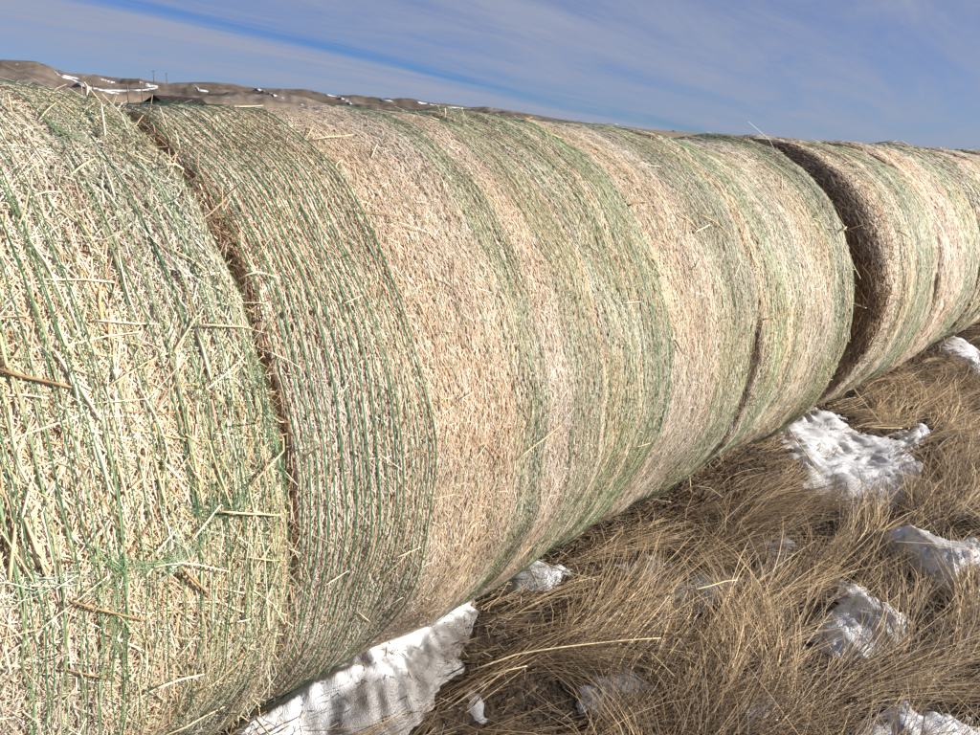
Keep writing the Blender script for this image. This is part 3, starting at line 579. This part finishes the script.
# ------------------------------------------------------------------ snow
SNOWMASK = []          # (cx, cy, polygon) for thinning the grass
def inside(poly, x, y):
    c = np.zeros(x.shape, bool); n = len(poly)
    for i in range(n):
        x0, y0 = poly[i]; x1, y1 = poly[(i+1) % n]
        m = ((y0 > y) != (y1 > y)) & (x < (x1-x0)*(y-y0)/((y1-y0)+1e-12)+x0); c ^= m
    return c
def edge_dist(poly, x, y):
    d = np.full(x.shape, 1e9); n = len(poly)
    for i in range(n):
        a_ = np.array(poly[i]); e = np.array(poly[(i+1) % n])-a_; t = np.clip(((x-a_[0])*e[0]+(y-a_[1])*e[1])/(e@e+1e-12), 0, 1)
        d = np.minimum(d, np.hypot(x-a_[0]-t*e[0], y-a_[1]-t*e[1]))
    return np.where(inside(poly, x, y), d, -d)
def snow_mat(name, dirt, rough=.6, alb=1., face=False):
    m, t, b = principled(name, rough, .4)
    g = N(t, 'ShaderNodeNewGeometry')
    n = N(t, 'ShaderNodeTexNoise'); n.inputs['Scale'].default_value = 9; n.inputs['Detail'].default_value = 8; n.inputs['Roughness'].default_value = .65; L(t, g.outputs['Position'], n.inputs['Vector'])
    r = N(t, 'ShaderNodeValToRGB'); cr = r.color_ramp; cr.elements.new(.5)
    for e, (p, c) in zip(cr.elements, [(.62-dirt*.25, (.80*alb, .81*alb, .84*alb)), (.70-dirt*.2, (.50*alb, .48*alb, .47*alb)), (.84-dirt*.2, (.16, .125, .10))]): e.position = p; e.color = (*c, 1)
    L(t, n.outputs[0], r.inputs[0])
    if face:          # where the bank has turned to dirty ice
        at = N(t, 'ShaderNodeAttribute'); at.attribute_name = 'ice'
        ri = N(t, 'ShaderNodeValToRGB'); ci = ri.color_ramp; ci.elements.new(.5)
        for e, (p, c) in zip(ci.elements, [(.36, (.27, .26, .26)), (.50, (.15, .138, .13)), (.66, (.07, .055, .043))]): e.position = p; e.color = (*c, 1)
        L(t, n.outputs[0], ri.inputs[0]); mi = N(t, 'ShaderNodeMix', data_type='RGBA'); L(t, at.outputs['Fac'], mi.inputs[0]); L(t, r.outputs[0], mi.inputs[6]); L(t, ri.outputs[0], mi.inputs[7])
        mro = N(t, 'ShaderNodeMapRange'); mro.inputs[3].default_value = .6; mro.inputs[4].default_value = .28; L(t, at.outputs['Fac'], mro.inputs[0]); L(t, mro.outputs[0], b.inputs['Roughness'])
        r = mi
    # specks of chaff
    n2 = N(t, 'ShaderNodeTexNoise'); n2.inputs['Scale'].default_value = 110; n2.inputs['Detail'].default_value = 3; L(t, g.outputs['Position'], n2.inputs['Vector'])
    r2 = N(t, 'ShaderNodeValToRGB'); r2.color_ramp.elements[0].position = .66; r2.color_ramp.elements[1].position = .72; L(t, n2.outputs[0], r2.inputs[0])
    mx = N(t, 'ShaderNodeMix', data_type='RGBA'); L(t, r2.outputs[0], mx.inputs[0]); L(t, r.outputs[2 if face else 0], mx.inputs[6]); mx.inputs[7].default_value = (.22, .15, .09, 1)
    L(t, mx.outputs[2], b.inputs['Base Color'])
    n3 = N(t, 'ShaderNodeTexNoise'); n3.inputs['Scale'].default_value = 260; n3.inputs['Detail'].default_value = 6; L(t, g.outputs['Position'], n3.inputs['Vector'])
    bn = N(t, 'ShaderNodeBump'); bn.inputs['Strength'].default_value = .8; bn.inputs['Distance'].default_value = .0028; L(t, n3.outputs[0], bn.inputs['Height']); L(t, bn.outputs[0], b.inputs['Normal'])
    return m
M_SNOW, M_OLD, M_ICE = snow_mat('snow', .05), snow_mat('old_snow', .32, .6, .72), snow_mat('dirty_ice', .70, .3, .36)
sn1, sn2, sn3, sn4 = SN(51, 5.), SN(52, 14.), SN(53, 40.), SN(54, 11.)
LITTER = []
def snow_patch(px, label, height, soft, mat, ribs=0., zb=.03, dirty=None):
    rg = .35 if dirty else 1.
    poly = [tuple(to_plane(u, v, zb)[:2]) for u, v in px]
    P = np.array(poly); P = P.mean(0)+(P-P.mean(0))*(1.0 if dirty else 1.22); poly = [tuple(p_) for p_ in P]; x0, y0 = P.min(0)-.06; x1, y1 = P.max(0)+.06; st = .009 if dirty else .015
    nx, ny = int(min(210, (x1-x0)/st))+2, int(min(210, (y1-y0)/st))+2
    X, Y = np.meshgrid(np.linspace(x0, x1, nx), np.linspace(y0, y1, ny), indexing='ij')
    def zf(X, Y):
        d = edge_dist(poly, X, Y) + rg*(.030*sn1(X, Y)+.018*sn2(X, Y)+.007*sn3(X, Y))
        m = sstep(-.02, soft*1.6, d)**.75
        h = (.42 if dirty else .34)*height*m*(1+.12*sn1(X+3, Y)) + (.0022*sn2(X, Y)+.0012*sn3(X, Y))*m + ribs*m*np.sin(2*math.pi*(X*.8+Y*.5+.05*sn1(X, Y))/.085)
        if dirty:          # melt runnels and pits down the icy face
            fc = sstep(-.50, -.60, Y-.10*(X-1.5)+.03*sn1(X, Y))
            h = h - fc*m*(.016*np.clip(sn4(X*1.0, Y*.25), 0, 2) + .010*np.clip(sn2(X*1.3+5, Y*.6), 0, 2) + .004*sn3(X, Y))
        return ground_h(X, Y) - .016 + h + .012*m, d
    Z, d = zf(X, Y)
    o = link('snow_patch', mesh_np('snow_patch', np.stack([X, Y, Z], -1).reshape(-1, 3), grid_faces(nx, ny), True), mat, label=label, category='snow', group='snow left between the grass')
    if dirty:
        at = o.data.attributes.new('ice', 'FLOAT', 'POINT'); q_ = Y - .10*(X-1.5) + .03*sn1(X, Y)+.02*sn2(X, Y)+.01*sn3(X, Y)
        at.data.foreach_set('value', np.ascontiguousarray(sstep(THR+.02, THR-.035, q_).ravel(), np.float32))
    SNOWMASK.append((poly, x0, x1, y0, y1))
    nb = int(len(X.ravel())*((x1-x0)/(nx-1))*((y1-y0)/(ny-1))*(900 if dirty else 420)); lx, ly = rng.uniform(x0, x1, nb), rng.uniform(y0, y1, nb); lz, ld = zf(lx, ly); k_ = (ld > -.01) & (rng.random(nb) < np.where(ly - .10*(lx-1.5) < THR+.04, 1., .3 if dirty else 1.))
    LITTER.append(np.stack([lx[k_], ly[k_], lz[k_]], -1))
    return o
THR = -.575
snow_patch([(205, 745), (232, 712), (325, 650), (395, 604), (436, 584), (472, 588), (486, 622), (468, 668), (440, 705), (395, 750)], 'long melting snow bank with a dirty icy face under the second bale', .32, .20, snow_mat('bank_snow', .05, .6, 1., True), .0, .05,
           True)
snow_patch([(482, 560), (505, 550), (530, 548), (562, 575), (548, 592), (520, 590), (490, 580)], 'small broken snow lump in the grass at the end of the second bale', .09, .05, M_OLD, 0, .04)
snow_patch([(765, 420), (800, 404), (850, 432), (905, 440), (915, 462), (885, 492), (850, 498), (820, 480), (795, 455)], 'large crusty snow patch in front of the open gap', .10, .10, M_OLD, .008, .04)
snow_patch([(893, 518), (915, 512), (945, 528), (985, 540), (990, 560), (955, 562), (925, 548)], 'bright elongated snow patch at the right edge below the large crusty patch', .30, .07, M_OLD, 0, .06)
snow_patch([(812, 612), (850, 586), (880, 588), (910, 605), (900, 625), (870, 642), (830, 640)], 'rounded ribbed snow hump among lodged grass at lower right', .20, .09, M_OLD, .006, .06)
snow_patch([(825, 740), (850, 715), (890, 702), (940, 700), (990, 712), (990, 745)], 'smooth snow patch at the bottom right corner', .15, .08, M_OLD, .004, .06)
snow_patch([(728, 705), (748, 685), (775, 688), (778, 710), (750, 720)], 'small grey snow hump half covered by grass at bottom', .11, .06, M_OLD, 0, .05)
snow_patch([(835, 575), (848, 557), (868, 562), (868, 580), (850, 586)], 'small snow lump just above the ribbed snow hump', .12, .05, M_OLD, 0, .05)
snow_patch([(930, 345), (945, 336), (970, 345), (985, 360), (985, 375), (960, 362)], 'distant bright snow patch below the sixth bale', .12, .10, M_OLD, 0, .04)
snow_patch([(902, 430), (918, 418), (930, 425), (925, 440), (910, 444)], 'little snow lump right of the large crusty patch', .13, .05, M_OLD, 0, .05)
snow_patch([(652, 482), (660, 473), (668, 478), (665, 488)], 'tiny snow lump at the foot of the third bale', .10, .05, M_OLD, 0, .04)
snow_patch([(660, 590), (690, 560), (735, 555), (770, 520), (800, 530), (790, 552), (740, 580), (715, 605), (680, 615)], 'grey glazed ice showing through matted grass at centre right', .05, .08, M_ICE, 0, .03)
snow_patch([(560, 690), (580, 655), (625, 650), (655, 672), (640, 700), (600, 705)], 'dark wet ice under thin grass at bottom centre', .05, .08, M_ICE, 0, .03)
snow_patch([(640, 590), (610, 560), (650, 545), (690, 560), (670, 585)], 'dull grey ice lying nearest the third bale', .03, .08, M_ICE, 0, .03)
snow_patch([(460, 700), (470, 680), (500, 690), (505, 715), (480, 725)], 'small grey ice remnant right of the melting snow bank', .04, .06, M_ICE, 0, .03)

# ------------------------------------------------------------------ dry grass
ga, gb, gc = SN(61, .45), SN(62, 1.5), SN(63, 3.2)
def grass_field(ncl, per, x0, x1, y0, y1, lmin, lmax, wmin, wmax, elev, sig, xb=1.35, lean=-.35):
    cx = x0 + (x1-x0)*rng.random(ncl*4)**xb; cy = rng.uniform(y0, y1, ncl*4)
    pen = np.zeros(len(cx))
    for poly, a0, a1, b0, b1 in SNOWMASK:
        m = (cx > a0-.1) & (cx < a1) & (cy > b0) & (cy < b1)
        if m.any():
            pen[m] = np.maximum(pen[m], sstep(-.05, .02, edge_dist(poly, cx[m], cy[m])))
        m = (cx > a0-.25) & (cx < a1) & (cy > b0-.1) & (cy < b1+.1)
        if m.any(): pen[m] = np.maximum(pen[m], .85*sstep(-.03, .03, edge_dist(poly, cx[m]+lmax*.42, cy[m]-lmax*.10)))
    pen = np.maximum(pen, .85*sstep(.2, .8, gc(cx, cy)))                          # bare hollows between the tussocks
    keep = (rng.random(len(cx)) > pen*.96) & (cy < -.2); cx, cy = cx[keep][:ncl], cy[keep][:ncl]; n0 = len(cx)
    alpha = lean + .40*ga(cx, cy) + .34*gb(cx, cy) + rng.normal(0, .10, n0)
    cel = (rng.uniform(.5, 1.2, n0)*elev)*sstep(0., -.7, cy) + .06; clen = rng.uniform(lmin, lmax, n0)*(.65+.35*sstep(-.2, -.9, cy))
    tone = np.clip(.50+.30*gb(cx*.7+4, cy*.7)+.25*ga(cx+9, cy)+rng.normal(0, .16, n0), 0, 1); tone = tone*.75*(.85+.15*sstep(1.7, 3.0, cx)) + .30*sstep(-.7, -1.7, cy)*sstep(1.2, 2.6, cx)
    i = np.repeat(np.arange(n0), per); n = len(i)
    ca, sa = np.cos(alpha[i]), np.sin(alpha[i]); g1, g2 = rng.normal(0, sig*1.6, n), rng.normal(0, sig*.6, n)
    rx = cx[i]+g1*ca-g2*sa; ry = np.minimum(cy[i]+g1*sa+g2*ca, -.14)
    al = alpha[i]+rng.normal(0, .11, n); wild = rng.random(n) < .06; al[wild] += rng.normal(0, .8, wild.sum())
    el = np.clip(cel[i]+rng.normal(0, .10, n), .0, 1.2); l = clen[i]*rng.uniform(.5, 1.2, n)
    k = 5; P = np.empty((n, k, 3)); rz = ground_h(rx, ry)
    P[:, 0] = np.stack([rx, ry, rz-.005+.025*rng.random(n)], -1); cur = P[:, 0].copy(); bend = rng.uniform(.3, 1.0, n); wb = rng.normal(0, .42, n0)[i] + rng.normal(0, .16, n)
    for q in range(1, k):
        t = (q-.5)/(k-1); e = el*(1-bend*t*1.3) + .03; a_ = al + wb*t*1.6
        cur = cur + (l/(k-1))[:, None]*np.stack([np.cos(a_)*np.cos(e), np.sin(a_)*np.cos(e), np.sin(e)], -1)
        fl = ground_h(cur[:, 0], cur[:, 1])+.008; cur[:, 2] = np.maximum(cur[:, 2], fl)
        r2 = np.hypot(cur[:, 1], cur[:, 2]-.845); inb = (r2 < .862) & (cur[:, 2] < .845)          # the bales push blades aside
        cur[inb, 1] = -np.sqrt(np.maximum(.862**2-(cur[inb, 2]-.845)**2, 0))
        P[:, q] = cur
    U = np.zeros((n, k, 3)); U[..., 2] = 1; U += rng.normal(0, .45, (n, 1, 3)); U /= np.linalg.norm(U, axis=-1, keepdims=True)
    w = np.where(rng.random(n) < .06, 2., 1.)[:, None]*rng.uniform(wmin, wmax, n)[:, None]*np.array([1, 1, .9, .75, .4])[None]*(1+.10*np.maximum(rx-2.5, 0))[:, None]
    V, f = flat_ribbons(P, U, w)
    c0, c1 = np.array([.16, .10, .054]), np.array([.70, .52, .31]); grey = np.array([.25, .20, .155])
    tt = np.clip(tone[i]+rng.normal(0, .20, n), 0, 1)[:, None]; c = c0*(1-tt)+c1*tt; gm = (rng.random(n) < .2)[:, None]; c = np.where(gm, grey*(.6+.6*tt), c)
    c = c*rng.uniform(.7, 1.2, n)[:, None]
    return V, f, np.repeat(c, k*2, 0)
V, f, c = join([grass_field(2300, 24, .7, 9.5, -3.4, -.2, .18, .42, .0012, .0026, .13, .032), grass_field(800, 44, 1.5, 7.0, -3.2, -.75, .36, .64, .0013, .0027, .19, .036, 1.1, -.16)])
link('dry_grass', mesh_np('dry_grass', V, f, False, c), M_GRASS, kind='stuff', label='matted brown dry grass lodged along the bale row', category='grass')
# short matted thatch and chaff
def thatch(n):
    x = .6+10*rng.random(n)**1.5; y = rng.uniform(-3.6, -.12, n); a_ = rng.normal(-.1, .9, n); l = rng.uniform(.02, .09, n); z = ground_h(x, y)+rng.uniform(.002, .03, n)
    for poly, a0, a1, b0, b1 in SNOWMASK:
        m = (x > a0) & (x < a1) & (y > b0) & (y < b1)
        if m.any(): dd = edge_dist(poly, x[m], y[m]); z[m] = np.where((dd > .0), z[m]-.06, z[m])
    dx_, dy_ = np.cos(a_)*l*.5, np.sin(a_)*l*.5; tz = rng.normal(0, .15, n)*l
    P = np.stack([np.stack([x-dx_, y-dy_, z-tz*.5], -1), np.stack([x+dx_, y+dy_, z+tz*.5], -1)], 1); U = np.zeros((n, 2, 3)); U[..., 2] = 1; U += rng.normal(0, .3, (n, 1, 3)); U /= np.linalg.norm(U, axis=-1, keepdims=True)
    V, f = flat_ribbons(P, U, np.repeat((rng.uniform(.0014, .0034, n)*(1+.08*x))[:, None], 2, 1))
    c = np.array([(.10, .065, .04), (.21, .15, .09), (.05, .035, .025), (.16, .13, .10)])[rng.integers(0, 4, n)]*rng.uniform(.7, 1.2, n)[:, None]
    return V, f, np.repeat(c, 4, 0)
def chaff(n):
    x = .7+7*rng.random(n)**1.3; y = -.22-np.abs(rng.normal(0, .28, n)); a_ = rng.uniform(0, 6.28, n); l = rng.uniform(.008, .05, n); z = ground_h(x, y)+rng.uniform(.012, .045, n)
    dx_, dy_ = np.cos(a_)*l*.5, np.sin(a_)*l*.5; tz = rng.normal(0, .25, n)*l
    P = np.stack([np.stack([x-dx_, y-dy_, z-tz*.5], -1), np.stack([x+dx_, y+dy_, z+tz*.5], -1)], 1); U = np.zeros((n, 2, 3)); U[..., 2] = 1
    V, f = ribbons(P, U, np.repeat(rng.uniform(.0012, .003, n)[:, None], 2, 1), .4)
    c = PV[[PK.index(k) for k in ('straw', 'tan', 'cream', 'brown')]][rng.integers(0, 4, n)]*rng.uniform(.5, 1., n)[:, None]
    return V, f, np.repeat(c, 6, 0)
def litter(Q):
    n = len(Q); a_ = rng.uniform(0, 6.28, n); l = rng.gamma(2, .012, n)+.004; tz = rng.normal(0, .15, n)*l
    D_ = np.stack([np.cos(a_)*l*.5, np.sin(a_)*l*.5, tz*.5], -1); Q = Q+[0, 0, .002]; P = np.stack([Q-D_, Q+D_], 1); U = np.zeros((n, 2, 3)); U[..., 2] = 1
    V, f = ribbons(P, U, np.repeat(rng.uniform(.0012, .0034, n)[:, None], 2, 1), .4)
    c = np.array([(.40, .29, .16), (.16, .10, .06), (.06, .045, .03), (.26, .18, .10)])[rng.integers(0, 4, n)]*rng.uniform(.6, 1.1, n)[:, None]
    return V, f, np.repeat(c, 6, 0)
V, f, c = join([chaff(5000), litter(np.concatenate(LITTER))])
link('chaff', mesh_np('chaff', V, f, False, c), M_STRAW, kind='stuff', label='broken straw chaff scattered along the foot of the bales', category='chaff')
V, f, c = thatch(50000)
link('thatch', mesh_np('thatch', V, f, False, c), M_GRASS, kind='stuff', label='short brown plant litter matted on the soil', category='litter')

# ------------------------------------------------------------------ loose stalks on the ground
def gstalk(pts, z, wpx, mt, label):
    q = resample(pts, 9); zz_ = np.interp(np.linspace(0, 1, 9), np.linspace(0, 1, len(z)), z)
    P = np.array([to_plane(u, v, h) for (u, v), h in zip(q, zz_)]); d_ = np.linalg.norm(P.mean(0)-CAM); r_ = wpx*d_/F*.38
    c0 = P[0].copy(); o = link('straw_stalk', tube_mesh('straw_stalk', P-c0, np.linspace(1, .6, 9)*r_, 6), M_STALK[mt], label=label, category='straw', group='loose stalks on the ground'); o.location = c0
gstalk([(470, 671), (520, 653), (570, 646), (625, 640), (661, 638)], [.07, .10, .11, .10, .09], 2.2, 0, 'longest pale stalk lying across dark grass at bottom centre')
gstalk([(489, 675), (508, 670), (527, 666)], [.07, .09, .09], 2.4, 0, 'short pale stalk just below the longest pale stalk')
gstalk([(530, 556), (560, 570), (596, 580)], [.12, .12, .10], 2.2, 0, 'yellow stalk slanting down right beside the small snow lump')
gstalk([(513, 539), (526, 560), (539, 586)], [.16, .12, .08], 1.8, 0, 'thin yellow stalk crossing the small snow lump steeply')
gstalk([(774, 404), (795, 438), (822, 476)], [.28, .18, .10], 1.9, 0, 'long yellow stalk leaning over the large crusty snow patch')
gstalk([(845, 377), (862, 400), (881, 423)], [.26, .18, .10], 1.6, 0, 'thin yellow stalk slanting below the dark open gap')
gstalk([(870, 427), (885, 428), (902, 428)], [.10, .10, .10], 2.2, 0, 'short level yellow stalk at the top of the large crusty patch')
gstalk([(695, 441), (690, 460), (689, 470), (691, 493)], [.26, .18, .14, .08], 1.9, 0, 'bent yellow stalk at the joint of the third and fourth bales')
gstalk([(567, 499), (572, 511), (577, 526)], [.22, .16, .10], 1.8, 1, 'left one of two white stalks under the third bale')
gstalk([(570, 494), (580, 504), (592, 515)], [.22, .16, .10], 1.8, 1, 'right one of two white stalks under the third bale')
gstalk([(552, 512), (556, 525), (560, 541)], [.18, .12, .06], 1.6, 0, 'thin yellow stalk left of the two white stalks')
gstalk([(246, 681), (253, 690), (261, 698)], [.075, .08, .075], 2.6, 0, 'yellow stub on the snow bank nearest the second bale')
gstalk([(257, 698), (260, 716)], [.09, .07], 2.2, 0, 'upright yellow stub just below the first stub on the snow bank')
gstalk([(256, 719), (264, 728), (272, 738)], [.07, .075, .07], 2.8, 0, 'yellow stub at the bottom edge of the snow bank')
gstalk([(356, 684), (357, 694), (358, 704)], [.11, .09, .06], 1.8, 0, 'short upright yellow stub on the icy face of the bank')
gstalk([(285, 731), (295, 723), (305, 715)], [.07, .07, .07], 2.0, 1, 'pale stub low on the icy face beside the bottom edge')
gstalk([(650, 652), (662, 664), (674, 676)], [.12, .11, .10], 2.0, 0, 'short straight stalk slanting right over the dark wet ice')
gstalk([(693, 590), (710, 586), (726, 581), (737, 580)], [.12, .13, .13, .12], 2.2, 0, 'pale stalk lying level over grey glazed ice')
gstalk([(395, 686), (420, 668), (438, 655)], [.08, .08, .07], 1.4, 0, 'thin yellow stalk climbing right across the icy face')
gstalk([(651, 499), (662, 501), (671, 502)], [.10, .10, .10], 1.6, 1, 'short pale stalk in brown grass under the third bale')
gstalk([(695, 486), (710, 488), (722, 497)], [.11, .11, .09], 1.6, 1, 'small curved pale stalk right of the bent yellow stalk')
